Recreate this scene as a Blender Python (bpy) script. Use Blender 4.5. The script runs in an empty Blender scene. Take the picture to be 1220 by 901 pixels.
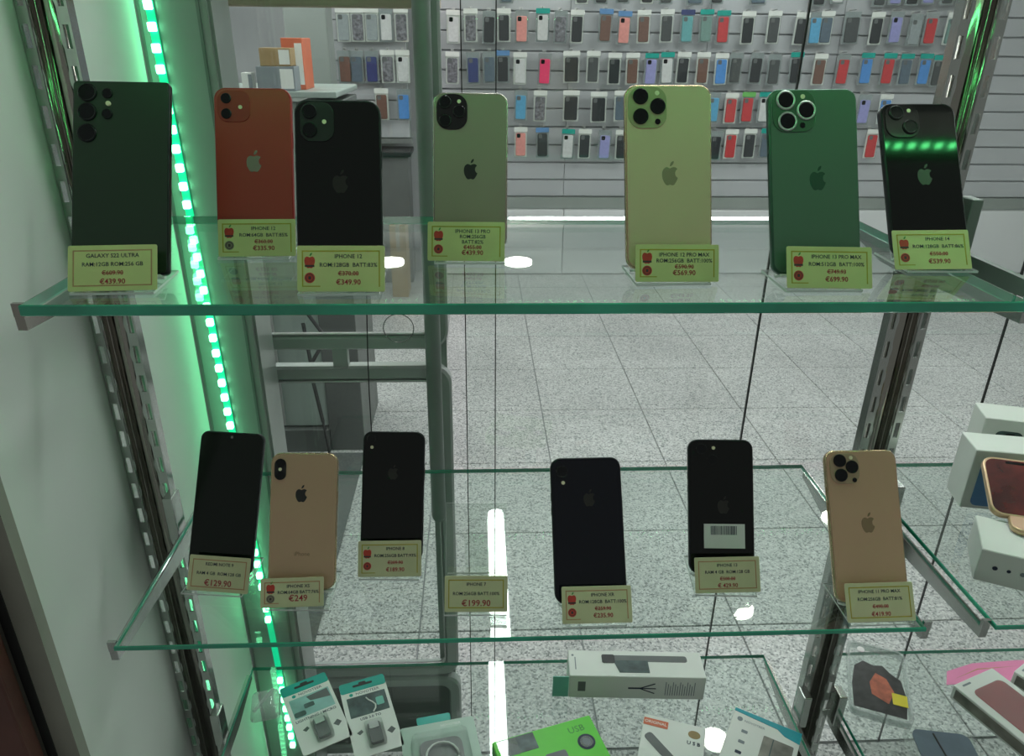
import bpy, math, random
from mathutils import Matrix, Vector
random.seed(7)
S = bpy.context.scene
COL = S.collection
# ------------------------------------------------------------------ camera
CAM_H = 1.53
F_PX, PITCH, YAW, ROLL = 884.19, 0.428745, 0.049253, 0.01244
fw = Vector((math.sin(YAW)*math.cos(PITCH), math.cos(YAW)*math.cos(PITCH), -math.sin(PITCH)))
rt = Vector((math.cos(YAW), -math.sin(YAW), 0)); up = rt.cross(fw)
r2 = rt*math.cos(ROLL) + up*math.sin(ROLL); u2 = up*math.cos(ROLL) - rt*math.sin(ROLL)
cd = bpy.data.cameras.new('camera'); cam = bpy.data.objects.new('camera', cd); COL.objects.link(cam)
cam.matrix_world = Matrix(((r2.x, u2.x, -fw.x, 0), (r2.y, u2.y, -fw.y, 0), (r2.z, u2.z, -fw.z, CAM_H), (0, 0, 0, 1)))
cd.sensor_fit = 'HORIZONTAL'; cd.sensor_width = 36; cd.lens = F_PX/1220*36; cd.clip_start = .02
S.camera = cam
def ray(x, y): return fw + r2*((x-610)/F_PX) - u2*((y-450.5)/F_PX)
def atY(x, y, Y):                      # pixel -> point on a plane of known depth
    d = ray(x, y); p = d*(Y/d.y); return Vector((p.x, p.y, p.z+CAM_H))
def atZ(x, y, Z):                      # pixel -> point on a plane of known height
    d = ray(x, y); p = d*((Z-CAM_H)/d.z); return Vector((p.x, p.y, Z))
# ------------------------------------------------------------------ world, exposure
W = bpy.data.worlds.new('mall_passage'); S.world = W; W.use_nodes = True
W.node_tree.nodes['Background'].inputs[0].default_value = (.86, .92, .86, 1)
W.node_tree.nodes['Background'].inputs[1].default_value = .21
S.view_settings.view_transform = 'Standard'; S.view_settings.look = 'None'
S.view_settings.exposure = 0.0; S.view_settings.gamma = 1.0; S.view_settings.use_curve_mapping = False
try:
    S.cycles.use_denoising = True; S.cycles.transparent_max_bounces = 40; S.cycles.max_bounces = 14
    S.cycles.glossy_bounces = 6; S.cycles.caustics_reflective = False; S.cycles.caustics_refractive = False
    S.cycles.sample_clamp_indirect = 6
except Exception: pass
LAMP_L, LED_L, HEAD_L = 39.0, 8.5, 40.0   # radiance of shop lamps, green diodes, header diodes

# ------------------------------------------------------------------ materials
M = {}
def mat(key, color=(.8, .8, .8), rough=.5, metal=0, emit=None, est=0, noise=None, bump=None, spec=None, coat=0):
    if key in M: return M[key]
    m = bpy.data.materials.new(key); m.use_nodes = True; nt = m.node_tree; b = nt.nodes['Principled BSDF']
    b.inputs['Base Color'].default_value = (*color, 1); b.inputs['Roughness'].default_value = rough; b.inputs['Metallic'].default_value = metal
    if spec is not None: b.inputs['Specular IOR Level'].default_value = spec
    if coat: b.inputs['Coat Weight'].default_value = coat; b.inputs['Coat Roughness'].default_value = .03
    if emit: b.inputs['Emission Color'].default_value = (*emit, 1); b.inputs['Emission Strength'].default_value = est
    if noise:                          # (scale, amount): gentle tone variation of the surface
        g = nt.nodes.new('ShaderNodeNewGeometry'); n = nt.nodes.new('ShaderNodeTexNoise'); n.inputs['Scale'].default_value = noise[0]; n.inputs['Detail'].default_value = 4
        r = nt.nodes.new('ShaderNodeValToRGB'); a = noise[1]
        r.color_ramp.elements[0].color = (*[c*(1-a) for c in color], 1); r.color_ramp.elements[1].color = (*[min(1, c*(1+a)) for c in color], 1)
        r.color_ramp.elements[0].position = .3; r.color_ramp.elements[1].position = .7
        nt.links.new(g.outputs['Position'], n.inputs['Vector']); nt.links.new(n.outputs['Fac'], r.inputs['Fac']); nt.links.new(r.outputs['Color'], b.inputs['Base Color'])
    if bump:
        g = nt.nodes.new('ShaderNodeNewGeometry'); n = nt.nodes.new('ShaderNodeTexNoise'); n.inputs['Scale'].default_value = bump[0]
        bp = nt.nodes.new('ShaderNodeBump'); bp.inputs['Strength'].default_value = bump[1]; bp.inputs['Distance'].default_value = .002
        nt.links.new(g.outputs['Position'], n.inputs['Vector']); nt.links.new(n.outputs['Fac'], bp.inputs['Height']); nt.links.new(bp.outputs['Normal'], b.inputs['Normal'])
    M[key] = m; return m
def glass(key, tint, f0=.04, milk=0.0):
    if key in M: return M[key]
    m = bpy.data.materials.new(key); m.use_nodes = True; nt = m.node_tree; N = nt.nodes; L = nt.links
    N.remove(N['Principled BSDF']); out = N['Material Output']
    lw = N.new('ShaderNodeLayerWeight'); lw.inputs['Blend'].default_value = .5
    pw = N.new('ShaderNodeMath'); pw.operation = 'POWER'; pw.inputs[1].default_value = 5
    ma = N.new('ShaderNodeMath'); ma.operation = 'MULTIPLY_ADD'; ma.inputs[1].default_value = 1-f0; ma.inputs[2].default_value = f0
    t = N.new('ShaderNodeBsdfTransparent'); t.inputs[0].default_value = (*tint, 1)
    g = N.new('ShaderNodeBsdfGlossy'); g.inputs['Roughness'].default_value = .0; g.inputs['Color'].default_value = (1, 1, 1, 1)
    mx = N.new('ShaderNodeMixShader')
    L.new(lw.outputs['Facing'], pw.inputs[0]); L.new(pw.outputs[0], ma.inputs[0]); L.new(ma.outputs[0], mx.inputs[0]); L.new(t.outputs[0], mx.inputs[1]); L.new(g.outputs[0], mx.inputs[2])
    last = mx
    if milk:
        d = N.new('ShaderNodeBsdfDiffuse'); d.inputs[0].default_value = (.93, .95, .94, 1); m2 = N.new('ShaderNodeMixShader'); m2.inputs[0].default_value = milk
        L.new(mx.outputs[0], m2.inputs[1]); L.new(d.outputs[0], m2.inputs[2]); last = m2
    L.new(last.outputs[0], out.inputs[0]); M[key] = m; return m
def granite():
    m = bpy.data.materials.new('granite'); m.use_nodes = True; nt = m.node_tree; N = nt.nodes; L = nt.links; b = N['Principled BSDF']
    g = N.new('ShaderNodeNewGeometry')
    v = N.new('ShaderNodeTexVoronoi'); v.inputs['Scale'].default_value = 190
    n = N.new('ShaderNodeTexNoise'); n.inputs['Scale'].default_value = 120; n.inputs['Detail'].default_value = 3
    n2 = N.new('ShaderNodeTexNoise'); n2.inputs['Scale'].default_value = 1.6; n2.inputs['Detail'].default_value = 3
    r = N.new('ShaderNodeValToRGB'); e = r.color_ramp.elements
    e[0].position = .0; e[0].color = (.06, .065, .065, 1); e[1].position = 1; e[1].color = (.82, .82, .81, 1)
    for p, c in ((.18, (.20, .21, .21)), (.34, (.43, .44, .435)), (.62, (.59, .59, .58))):
        k = e.new(p); k.color = (*c, 1)
    hs = N.new('ShaderNodeSeparateColor'); mx = N.new('ShaderNodeMix'); mx.data_type = 'FLOAT'; mx.inputs[0].default_value = .30
    L.new(g.outputs['Position'], v.inputs['Vector']); L.new(g.outputs['Position'], n.inputs['Vector']); L.new(g.outputs['Position'], n2.inputs['Vector'])
    L.new(v.outputs['Color'], hs.inputs[0]); L.new(hs.outputs[0], mx.inputs[2]); L.new(n.outputs['Fac'], mx.inputs[3]); L.new(mx.outputs[0], r.inputs[0])
    r2_ = N.new('ShaderNodeValToRGB'); r2_.color_ramp.elements[0].color = (.84, .84, .84, 1); r2_.color_ramp.elements[0].position = .35; r2_.color_ramp.elements[1].color = (1, 1, 1, 1); r2_.color_ramp.elements[1].position = .6
    L.new(n2.outputs['Fac'], r2_.inputs[0])
    mm = N.new('ShaderNodeMix'); mm.data_type = 'RGBA'; mm.blend_type = 'MULTIPLY'; mm.inputs[0].default_value = 1
    L.new(r.outputs[0], mm.inputs[6]); L.new(r2_.outputs[0], mm.inputs[7]); L.new(mm.outputs[2], b.inputs['Base Color'])
    b.inputs['Roughness'].default_value = .32; b.inputs['Specular IOR Level'].default_value = .45
    return m
mat('white_paint', (.78, .81, .77), .6, noise=(3, .04)); mat('ceiling_paint', (.74, .75, .74), .8, noise=(2, .03))
mat('slat_white', (.47, .48, .50), .42, noise=(2.2, .04)); mat('backing_grey', (.36, .37, .38), .7, noise=(3, .1)); mat('base_white', (.72, .73, .74), .35, noise=(2, .03))
mat('chrome', (.36, .345, .31), .12, 1, bump=(28, .12)); mat('chrome_bright', (.50, .52, .50), .2, 1, noise=(14, .1)); mat('slot_dark', (.02, .02, .02), .6, noise=(20, .2))
mat('frame_grey', (.36, .40, .375), .34, .15, noise=(6, .08)); mat('frame_dark', (.21, .24, .225), .38, .2, noise=(8, .12)); mat('jamb_grey', (.34, .34, .29), .45, .3, noise=(9, .1)); mat('brown_wood', (.10, .030, .022), .5, noise=(14, .3))
mat('mat_dark', (.085, .095, .09), .6, noise=(120, .35)); mat('cabinet_grey', (.31, .37, .34), .4, noise=(4, .08)); mat('cabinet_dark', (.11, .12, .115), .45, noise=(6, .12)); mat('pillar_grey', (.27, .30, .28), .55, noise=(4, .06))
mat('black_gloss', (.008, .008, .009), .09, 0, noise=(30, .1)); mat('black_matte', (.015, .016, .017), .45, noise=(30, .15)); mat('lens_black', (.005, .006, .008), .1, spec=.3, noise=(40, .1)); mat('grey_metal', (.3, .3, .3), .25, 1, noise=(40, .08))
mat('flash_white', (.95, .85, .6), .3, emit=(1, .9, .65), est=.0, noise=(200, .05))
mat('ink_dark', (.02, .03, .06), .6, noise=(300, .1)); mat('ink_red', (.42, .035, .05), .6, noise=(300, .1)); mat('ink_border', (.50, .40, .04), .6, noise=(120, .1)); mat('ink_border_red', (.55, .30, .16), .6, noise=(120, .1))
mat('card_yellow', (.74, .72, .34), .5, noise=(30, .05)); mat('card_cream', (.70, .67, .42), .5, noise=(30, .05)); mat('icon_red', (.62, .06, .04), .5, noise=(200, .1)); mat('icon_green', (.08, .35, .08), .5, noise=(200, .1)); mat('icon_grey', (.3, .27, .2), .5, noise=(200, .1)); mat('icon_dark', (.08, .05, .05), .5, noise=(200, .1))
mat('white_card', (.80, .82, .78), .45, noise=(20, .03)); mat('box_white', (.76, .78, .74), .4, noise=(14, .03)); mat('teal', (.0, .36, .30), .4, noise=(30, .05)); mat('teal_blue', (.0, .30, .36), .4, noise=(30, .05)); mat('teal_pale', (.18, .52, .44), .4, noise=(30, .05))
mat('pack_green', (.10, .62, .02), .4, noise=(30, .04)); mat('pack_green_dark', (.04, .28, .02), .4, noise=(30, .05)); mat('photo_dark', (.05, .085, .085), .4, noise=(60, .5)); mat('photo_teal', (.28, .50, .48), .4, noise=(25, .25)); mat('grey_plastic', (.12, .13, .13), .35, noise=(40, .1)); mat('orange_red', (.62, .15, .07), .5, noise=(30, .05)); mat('wood_photo', (.23, .22, .19), .5, noise=(25, .5))
mat('pink_paper', (.78, .25, .45), .6, noise=(20, .05)); mat('red_case', (.45, .04, .05), .4, noise=(30, .12)); mat('lava_black', (.03, .03, .03), .3, noise=(60, .6)); mat('lava_red', (.42, .10, .05), .4, noise=(60, .4)); mat('yellow_sticker', (.75, .62, .03), .5, noise=(40, .05)); mat('blue_print', (.12, .28, .55), .35, noise=(30, .08)); mat('cardboard', (.36, .25, .12), .7, noise=(30, .1)); mat('grey_box', (.22, .25, .27), .6, noise=(20, .05)); mat('silver', (.6, .6, .6), .3, .9, noise=(50, .05)); mat('gold_metal', (.62, .44, .28), .28, .8, noise=(50, .05)); mat('screen_red_reflection', (.10, .012, .01), .08, coat=1, noise=(18, .9))  # the leaning phone's red is a reflection painted into its screen colour
M['granite'] = granite()
glass('shelf_glass', (.925, .965, .945), .045); glass('pane_glass', (.955, .98, .965), .03); glass('acrylic', (.965, .985, .97), .05, .03); glass('acrylic_edge', (.80, .9, .86), .12, .9); glass('clear_plastic', (.93, .95, .94), .06, .06); glass('film', (.9, .92, .92), .05, .22)  # acrylic edges whitened to imitate light carried through the plates
mat('glass_edge', (.02, .40, .24), .12, coat=1, noise=(9, .3)); mat('pane_edge', (.012, .016, .014), .3, noise=(9, .2))
mat('lamp_white', (.9, .9, .9), .5, emit=(.96, 1, .99), est=LAMP_L, noise=None); mat('lamp_round', (.9, .9, .9), .5, emit=(1, .97, .88), est=LAMP_L*.9)
mat('lamp_housing', (.7, .7, .7), .5, noise=(5, .03))
mat('led_green', (.2, .9, .4), .4, emit=(.22, 1, .48), est=LED_L); mat('led_header', (.2, .9, .4), .4, emit=(.14, 1, .30), est=HEAD_L); mat('led_tape_glow', (.02, .5, .22), .4, emit=(.0, .75, .33), est=.7)  # the tape's emission imitates glow spreading from the diodes

# ------------------------------------------------------------------ mesh helpers
class MB:
    def __init__(s): s.v = []; s.f = []; s.mi = []
    def quadbox(s, x0, x1, y0, y1, z0, z1, mi=0, side=None):
        b = len(s.v); s.v += [(x, y, z) for z in (z0, z1) for y in (y0, y1) for x in (x0, x1)]
        F = [(0, 2, 3, 1), (4, 5, 7, 6), (0, 1, 5, 4), (2, 6, 7, 3), (0, 4, 6, 2), (1, 3, 7, 5)]
        for k, q in enumerate(F):
            s.f.append(tuple(b+i for i in q)); s.mi.append(mi if side is None or k in side[0] else side[1])
        return s
    def loft(s, rings, mi=0, capmi=None, cap=(True, True)):     # rings: lists of equal length
        n = len(rings[0]); b = len(s.v)
        for r in rings: s.v += [tuple(p) for p in r]
        for k in range(len(rings)-1):
            for i in range(n):
                j = (i+1) % n
                s.f.append((b+k*n+i, b+k*n+j, b+(k+1)*n+j, b+(k+1)*n+i)); s.mi.append(mi)
        cm = mi if capmi is None else capmi
        if cap[0]: s.f.append(tuple(b+i for i in range(n))[::-1]); s.mi.append(cm)
        if cap[1]: s.f.append(tuple(b+(len(rings)-1)*n+i for i in range(n))); s.mi.append(cm)
        return s
    def tube(s, p, q, r, n=10, mi=0):
        p, q = Vector(p), Vector(q); d = (q-p).normalized(); a = d.orthogonal().normalized(); c = d.cross(a)
        R = lambda o: [o + (a*math.cos(t)+c*math.sin(t))*r for t in [2*math.pi*i/n for i in range(n)]]
        return s.loft([R(p), R(q)], mi)
    def path(s, pts, r, n=8, closed=False, mi=0):
        pts = [Vector(p) for p in pts]; rings = []; N = len(pts); prev = None
        for i, p in enumerate(pts):
            if closed: d = pts[(i+1) % N]-pts[i-1]
            else: d = pts[min(i+1, N-1)]-pts[max(i-1, 0)]
            d.normalize()
            a = d.orthogonal().normalized() if prev is None else (prev - d*prev.dot(d)).normalized(); prev = a; c = d.cross(a)
            rings.append([p+(a*math.cos(t)+c*math.sin(t))*r for t in [2*math.pi*k/n for k in range(n)]])
        if closed: rings.append(rings[0])
        return s.loft(rings, mi, cap=(not closed, not closed))
    def xf(s, m): s.v = [tuple(m @ Vector(p)) for p in s.v]; return s
    def mesh(s, name, mats, smooth=False):
        me = bpy.data.meshes.new(name); me.from_pydata(s.v, [], s.f)
        for m in (mats if isinstance(mats, (list, tuple)) else [mats]): me.materials.append(M[m])
        for p, i in zip(me.polygons, s.mi): p.material_index = i
        if smooth:
            for p in me.polygons: p.use_smooth = len(p.vertices) == 4
        me.update(); return me
def rr(w, h, r, n=6, cx=0, cz=0):                               # rounded rectangle outline (2-D)
    r = min(r, w/2-1e-5, h/2-1e-5); o = []
    for sx, sz, a0 in ((1, 1, 0), (-1, 1, 90), (-1, -1, 180), (1, -1, 270)):
        for k in range(n+1):
            a = math.radians(a0+90*k/n); o.append((cx+sx*(w/2-r)+r*math.cos(a), cz+sz*(h/2-r)+r*math.sin(a)))
    return o
def circ(r, n=24, cx=0, cz=0): return [(cx+r*math.cos(2*math.pi*k/n), cz+r*math.sin(2*math.pi*k/n)) for k in range(n)]
def ext_y(poly, y0, y1, mb=None, mi=0):                         # polygon in x-z, extruded in y
    mb = mb or MB(); return mb.loft([[(x, y1, z) for x, z in poly], [(x, y0, z) for x, z in poly]], mi)
def ext_z(poly, z0, z1, mb=None, mi=0):
    mb = mb or MB(); return mb.loft([[(x, y, z0) for x, y in poly], [(x, y, z1) for x, y in poly]], mi)
def slab(w, h, r, y0, y1, c=.001, cx=0, cz=0, n=6):             # soft-edged rounded slab facing -y
    mb = MB(); R = lambda i, y: [(x, y, z) for x, z in rr(w-2*i, h-2*i, max(r-i, .0004), n, cx, cz)]
    return mb.loft([R(c, y1), R(c*.3, y1-c*.3), R(0, y1-c), R(0, y0+c), R(c*.3, y0+c*.3), R(c, y0)])
def obj(name, me, parent=None):
    o = bpy.data.objects.new(name, me); COL.objects.link(o); o.parent = parent; return o
def tag(o, label, cat, group=None):
    o['label'] = label; o['category'] = cat
    if group: o['group'] = group
    return o
def thing(name, label, cat, mw=None, group=None):
    o = bpy.data.objects.new(name, None); o.empty_display_size = .02; COL.objects.link(o)
    if mw is not None: o.matrix_world = mw
    return tag(o, label, cat, group)
def struct(name, me): o = obj(name, me); o['kind'] = 'structure'; return o
def T(x, y, z): return Matrix.Translation((x, y, z))
def Rz(a): return Matrix.Rotation(a, 4, 'Z')
def pose(X, Y, Z, yaw, lean, roll): return T(X, Y, Z) @ Rz(yaw) @ Matrix.Rotation(-lean, 4, 'X') @ Matrix.Rotation(roll, 4, 'Y')
def box(*a): return MB().quadbox(*a)
_txt = {}
def text_mesh(body, size, m, upright=True, align='CENTER', bold=0.0):
    k = (body, size, m, upright, align)
    if k in _txt: return _txt[k]
    c = bpy.data.curves.new('lettering', 'FONT'); c.body = body; c.size = size; c.align_x = align; c.align_y = 'CENTER'; c.offset = bold; c.resolution_u = 2; c.extrude = .00004
    o = bpy.data.objects.new('lettering', c); COL.objects.link(o)
    dg = bpy.context.evaluated_depsgraph_get(); me = bpy.data.meshes.new_from_object(o.evaluated_get(dg)); bpy.data.objects.remove(o); bpy.data.curves.remove(c)
    if upright: me.transform(Matrix.Rotation(math.pi/2, 4, 'X'))
    me.materials.clear(); me.materials.append(M[m]); _txt[k] = me; return me
def place(name, me, parent, x, y, z, rz=0):
    o = obj(name, me, parent); o.location = (x, y, z); o.rotation_euler[2] = rz; return o

# ================================================================== ROOM SHELL
TILE, GAP = .457, .0042
floor = struct('floor', box(-3.2, 4.6, -1.0, 5.6, -.05, -.006).mesh('floor', 'backing_grey'))
tile_me = MB().loft([[(x, y, z) for x, y in rr(TILE-GAP-2*i, TILE-GAP-2*i, .002, 1)] for i, z in ((0, -.006), (0, -.0015), (.0015, 0))]).mesh('tile', 'granite')
tx = [.283+TILE*(k+.5) for k in range(-7, 9)]; ty = [2.991+TILE*(k+.5) for k in range(-9, 5)]
for x in tx:
    for y in ty:
        if -3.1 < x < 4.5 and y < 5.35:
            o = obj('tile', tile_me, floor); o.location = (x, y, 0)
mt = MB().quadbox(-2.9, -.46, 1.30, 2.62, .0, .006).mesh('floor_mat', 'mat_dark')
tag(obj('floor_mat', mt), 'dark grey floor mat beside the granite tiles under the rounded gate', 'mat')
ceiling = struct('ceiling', box(-3.2, 4.6, .5, 5.6, 2.48, 2.58).mesh('ceiling', 'ceiling_paint'))
struct('wall_left', box(-3.3, -3.2, .5, 5.6, 0, 2.48).mesh('wall_left', 'white_paint'))
struct('wall_right', box(4.6, 4.7, .5, 5.6, 0, 2.48).mesh('wall_right', 'white_paint'))
wb = struct('wall_back', box(-3.2, 4.6, 5.215, 5.4, 0, 2.48).mesh('wall_back', 'backing_grey'))
# slat wall: every slat a board of its own
P_SL = .1155; Z0 = .537; SEAM = [-.31, .597, 1.492, 2.36, 3.23, 4.1]
for a, b in zip(SEAM[:-1], SEAM[1:]):
    w = b-a-.004; me = MB().loft([[(0, y, z) for y, z in ((5.215, 0), (5.2, .002), (5.195, .006), (5.195, P_SL-.010), (5.2, P_SL-.006), (5.215, P_SL-.004))], [(w, y, z) for y, z in ((5.215, 0), (5.2, .002), (5.195, .006), (5.195, P_SL-.010), (5.2, P_SL-.006), (5.215, P_SL-.004))]]).mesh('slat', 'slat_white')
    for k in range(15):
        o = obj('slat', me, wb); o.location = (a+.002, 0, Z0+P_SL*k)
# base cabinet under the slats
bc = thing('base_cabinet', 'white base cabinet running along the floor under the slat wall', 'cabinet', T(2.0, 5.1, 0))
obj('recess_strip', box(-2.31, 2.55, .06, .1, .46, .535).mesh('recess_strip', 'pillar_grey'), bc)
for k in range(5):
    a = SEAM[k]-2.0; b = SEAM[k+1]-2.0
    obj('cabinet_front', slab(b-a-.004, .45, .004, .02, .1, .003, (a+b)/2, .232).mesh('cabinet_front', 'base_white'), bc)
# second, shorter slat panel seen through the gate
rk = thing('slat_rack', 'short grey slat rack hung with accessory packs seen behind the gate', 'rack', T(-.70, 5.10, .93))
obj('back_board', box(-.27, .27, .0, .03, 0, 1.3).mesh('back_board', 'pillar_grey'), rk)
sm = slab(.53, P_SL-.006, .004, -.016, .0, .003).mesh('slat', 'slat_white')
for k in range(11): place('slat', sm, rk, 0, 0, .06+P_SL*k)
obj('bottom_rail', box(-.28, .28, -.03, .02, -.03, .0).mesh('bottom_rail', 'silver'), rk)
ds = thing('low_counter', 'low black counter standing under the short slat rack', 'counter', T(-.72, 4.95, 0))
obj('body', slab(.56, .84, .01, -.02, .2, .006, 0, .42).mesh('body', 'cabinet_dark'), ds)
obj('top', slab(.60, .03, .008, -.05, .22, .004, 0, .855).mesh('top', 'black_matte'), ds)
cbx = thing('cardboard_box', 'small brown cardboard box by the low black counter', 'box', T(-.50, 4.72, 0))
obj('carton', box(-.05, .05, -.1, .1, 0, .46).mesh('carton', 'cardboard'), cbx); obj('sealing_tape', box(-.012, .012, -.101, .1, .3, .4615).mesh('sealing_tape', 'film'), cbx)
pillar = struct('trim_1', slab(.20, 2.48, .01, 3.9, 4.06, .006, -.80, 1.24).mesh('trim_1', 'pillar_grey'))

# lamps of the shop, and unseen tubes added for overall light
def tube_lamp(label, cx, cy, z, L, w, along_y=True, m='lamp_white', wall=False):
    t = thing('tube_lamp', label, 'lamp', T(cx, cy, z) @ Rz(math.pi/2 if along_y else 0))
    obj('housing', slab(L+.06, .05, .006, -w*.7, w*.7, .004, 0, .025).mesh('housing', 'lamp_housing'), t)
    mb = MB(); n = 10
    mb.loft([[(x, w/2*math.cos(a), -.03*math.sin(a)) for a in [math.pi*k/n for k in range(n+1)]] for x in (-L/2, L/2)])
    obj('diffuser', mb.mesh('diffuser', m), t); return t
tube_lamp('long white ceiling tube running towards the slat wall behind the glass partition', .075, 2.22, 2.43, 1.45, .075)
mat('lamp_wall', (.9, .9, .9), .5, emit=(.96, 1, .99), est=LAMP_L*.6)
tube_lamp('white tube lamp fixed along the top of the slat wall', 1.12, 5.10, 2.245, 1.80, .06, False, 'lamp_wall')
tube_lamp('added unseen ceiling tube lighting the middle of the shop', 1.9, 3.62, 2.43, 1.5, .08, False)  # unseen tube, added to raise the overall shop light
tube_lamp('added unseen ceiling tube lighting the dark mat side of the shop', -1.3, 3.62, 2.43, 1.5, .08, False)  # added the same way, brightens the mat side
tube_lamp('added unseen ceiling tube lighting the right hand wall side', 3.3, 2.4, 2.43, 1.4, .08)  # added fill tube out of view on the right
tube_lamp('added unseen ceiling tube lighting the left hand wall side', -2.2, 2.2, 2.43, 1.4, .08)  # added fill tube out of view on the left
tube_lamp('added unseen ceiling tube close behind the window', .9, 1.25, 2.43, 1.2, .08, False)  # unseen, added for more light near the window
def downlight(x, y, r, label):
    t = thing('downlight', label, 'lamp', T(x, y, 2.48), 'round downlights in the ceiling')
    obj('rim', ext_z(circ(r*1.18), -.012, -.0005).mesh('rim', 'lamp_housing'), t)
    obj('diffuser', ext_z(circ(r), -.016, -.010).mesh('diffuser', 'lamp_round'), t)
downlight(.27, 4.83, .09, 'round downlight in the ceiling before the slat wall tube'); downlight(-.58, 4.83, .09, 'round downlight in the ceiling before the short slat rack')
downlight(1.05, 2.32, .06, 'small round downlight beside the long ceiling tube'); downlight(1.72, 2.92, .06, 'small round downlight nearest the tube across the shop')

# ================================================================== LEFT SIDE: wall, window jamb, post with LED strip
struct('wall_display_side', box(-.56, -.45, .60, 1.115, 0, 2.48).mesh('wall_display_side', 'white_paint'))
jb = struct('trim_2', MB().quadbox(-.50, -.438, .585, .600, 0, 2.48).mesh('trim_2', 'jamb_grey'))
obj('groove', box(-.471, -.461, .5838, .5852, 0, 2.48).mesh('groove', 'slot_dark'), jb)
struct('trim_3', slab(.3, 2.48, .004, .555, .575, .003, -.616, 1.24).mesh('trim_3', 'brown_wood'))
pst = struct('trim_4', MB().quadbox(-.452, -.352, 1.122, 1.20, 0, 2.48).mesh('trim_4', 'frame_grey'))
obj('groove', box(-.4505, -.446, 1.1205, 1.1225, 0, 2.48).mesh('groove', 'frame_dark'), pst); obj('groove', box(-.372, -.368, 1.1205, 1.1225, 0, 2.48).mesh('groove', 'frame_dark'), pst); obj('bead', box(-.362, -.356, 1.116, 1.1225, 0, 2.48).mesh('bead', 'frame_grey'), pst)
# vertical LED strip
A = Vector((-.434, 1.119, CAM_H+.12)); B = Vector((-.396, 1.119, CAM_H-1.36)); D = (B-A); LN = D.length; dn = D.normalized(); ang = math.atan2(D.x, -D.z)
led = thing('led_strip', 'vertical strip of glowing green diodes on the post behind the shelves', 'light strip', T(*A) @ Matrix.Rotation(-ang, 4, 'Y'))
obj('tape', box(-.0055, .0055, -.0012, .0008, -LN, 0).mesh('tape', 'led_tape_glow'), led)
chip = slab(.0100, .0115, .0015, -.0085, -.001, .0010, n=2).mesh('diode', 'led_green'); k = 0; s = .006
while s < LN:
    if not 1.15 < s < 1.285: place('diode', chip, led, 0, 0, -s)
    s += .0262
# header bar over the window with a second LED strip (above the picture)
hd = struct('trim_5', slab(2.1, .08, .004, .56, .60, .004, .50, 1.79).mesh('trim_5', 'jamb_grey'))
hs = thing('led_strip', 'horizontal strip of green diodes under the header above the window shelves', 'light strip', T(-.40, .59, 1.748))
obj('tape', box(0, 1.75, -.005, .005, -.0012, .0012).mesh('tape', 'led_tape_glow'), hs)
hchip = MB().quadbox(-.0042, .0042, -.0036, .0036, -.0042, -.001).mesh('diode', 'led_header')
for k in range(84): place('diode', hchip, hs, .01+k*.0208, 0, 0)

# ================================================================== GATE with rounded openings, pull handle, glass partition
GY = 1.225
gate = thing('rounded_gate', 'grey metal gate with stacked rounded rectangular openings behind the shelves', 'gate', T(-.235, GY, 0))
def frame_rect(name, x0, x1, z0, z1, wd=.026, r=.035):
    cx, cz, w, h = (x0+x1)/2, (z0+z1)/2, x1-x0, z1-z0; mb = MB(); rings = []
    O = lambda i, y: [(x, y, z) for x, z in rr(w-2*i, h-2*i, max(r-i*.55, .012), 7, cx, cz)]
    rings = [O(0, .012), O(0, -.006), O(.004, -.011), O(wd-.004, -.011), O(wd, -.006), O(wd, .012), O(0, .012)]
    mb.loft(rings[::-1], cap=(False, False)); o = obj(name, mb.mesh(name, 'frame_grey'), gate); return o
frame_rect('upper_frame', -.205, .182, 1.030, 2.40); fl = frame_rect('middle_frame', -.205, .186, .258, .998); frame_rect('lower_frame', -.205, .19, .02, .25)
for nm, x0, x1, z0, z1 in (('upper_bead', -.178, .155, 1.057, 2.37), ('middle_bead', -.178, .159, .285, .970)):
    cx, cz, w, h = (x0+x1)/2, (z0+z1)/2, x1-x0, z1-z0
    O = lambda i, y: [(x, y, z) for x, z in rr(w-2*i, h-2*i, .018, 7, cx, cz)]
    obj(nm, MB().loft([O(0, .0), O(0, -.008), O(.0035, -.008), O(.0035, 0), O(0, 0)][::-1], cap=(False, False)).mesh(nm, 'silver', True), gate)
obj('tie', box(-.022, .004, -.008, .010, .996, 1.032).mesh('tie', 'frame_grey'), gate)
obj('lower_panel', slab(.36, .2, .03, -.002, .004, .001, -.008, .135).mesh('lower_panel', 'cabinet_dark'), gate)
obj('stile', box(.145, .178, .013, .03, 0, 2.46).mesh('stile', 'frame_grey'), gate)
obj('glazing', box(-.19, .16, .002, .006, .03, 2.38).mesh('glazing', ['pane_glass']), gate)
hnd = thing('pull_handle', 'long grey tubular pull handle with rounded lower end on the gate', 'handle', T(-.078, 1.185, .70))
mb = MB(); n = 14; rings = []
for z, r in [(-.012, .002), (-.0105, .007), (-.006, .0115), (0, .0135), (1.7, .0135), (1.705, .008)]: rings.append([(r*math.cos(2*math.pi*k/n), r*math.sin(2*math.pi*k/n), z) for k in range(n)])
obj('bar', mb.loft(rings).mesh('bar', 'frame_dark', True), hnd)
for z in (.12, 1.5): obj('standoff', MB().tube((0, .01, z), (0, .028, z), .006).mesh('standoff', 'frame_dark'), hnd)
rg = thing('wire_ring', 'thin wire ring hanging in front of the gate crossbar', 'ring', T(-.135, 1.185, CAM_H-.448))
obj('loop', MB().path([(.0255*math.cos(t), 0, .0255*math.sin(t)) for t in [2*math.pi*k/36 for k in range(36)]], .0009, 6, True).mesh('loop', 'grey_metal', True), rg)
pc = [atY(x, y, 1.19) for x, y in ((437, 250), (437, 370), (438, 420), (440, 470), (443, 520), (446, 556))]
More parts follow.
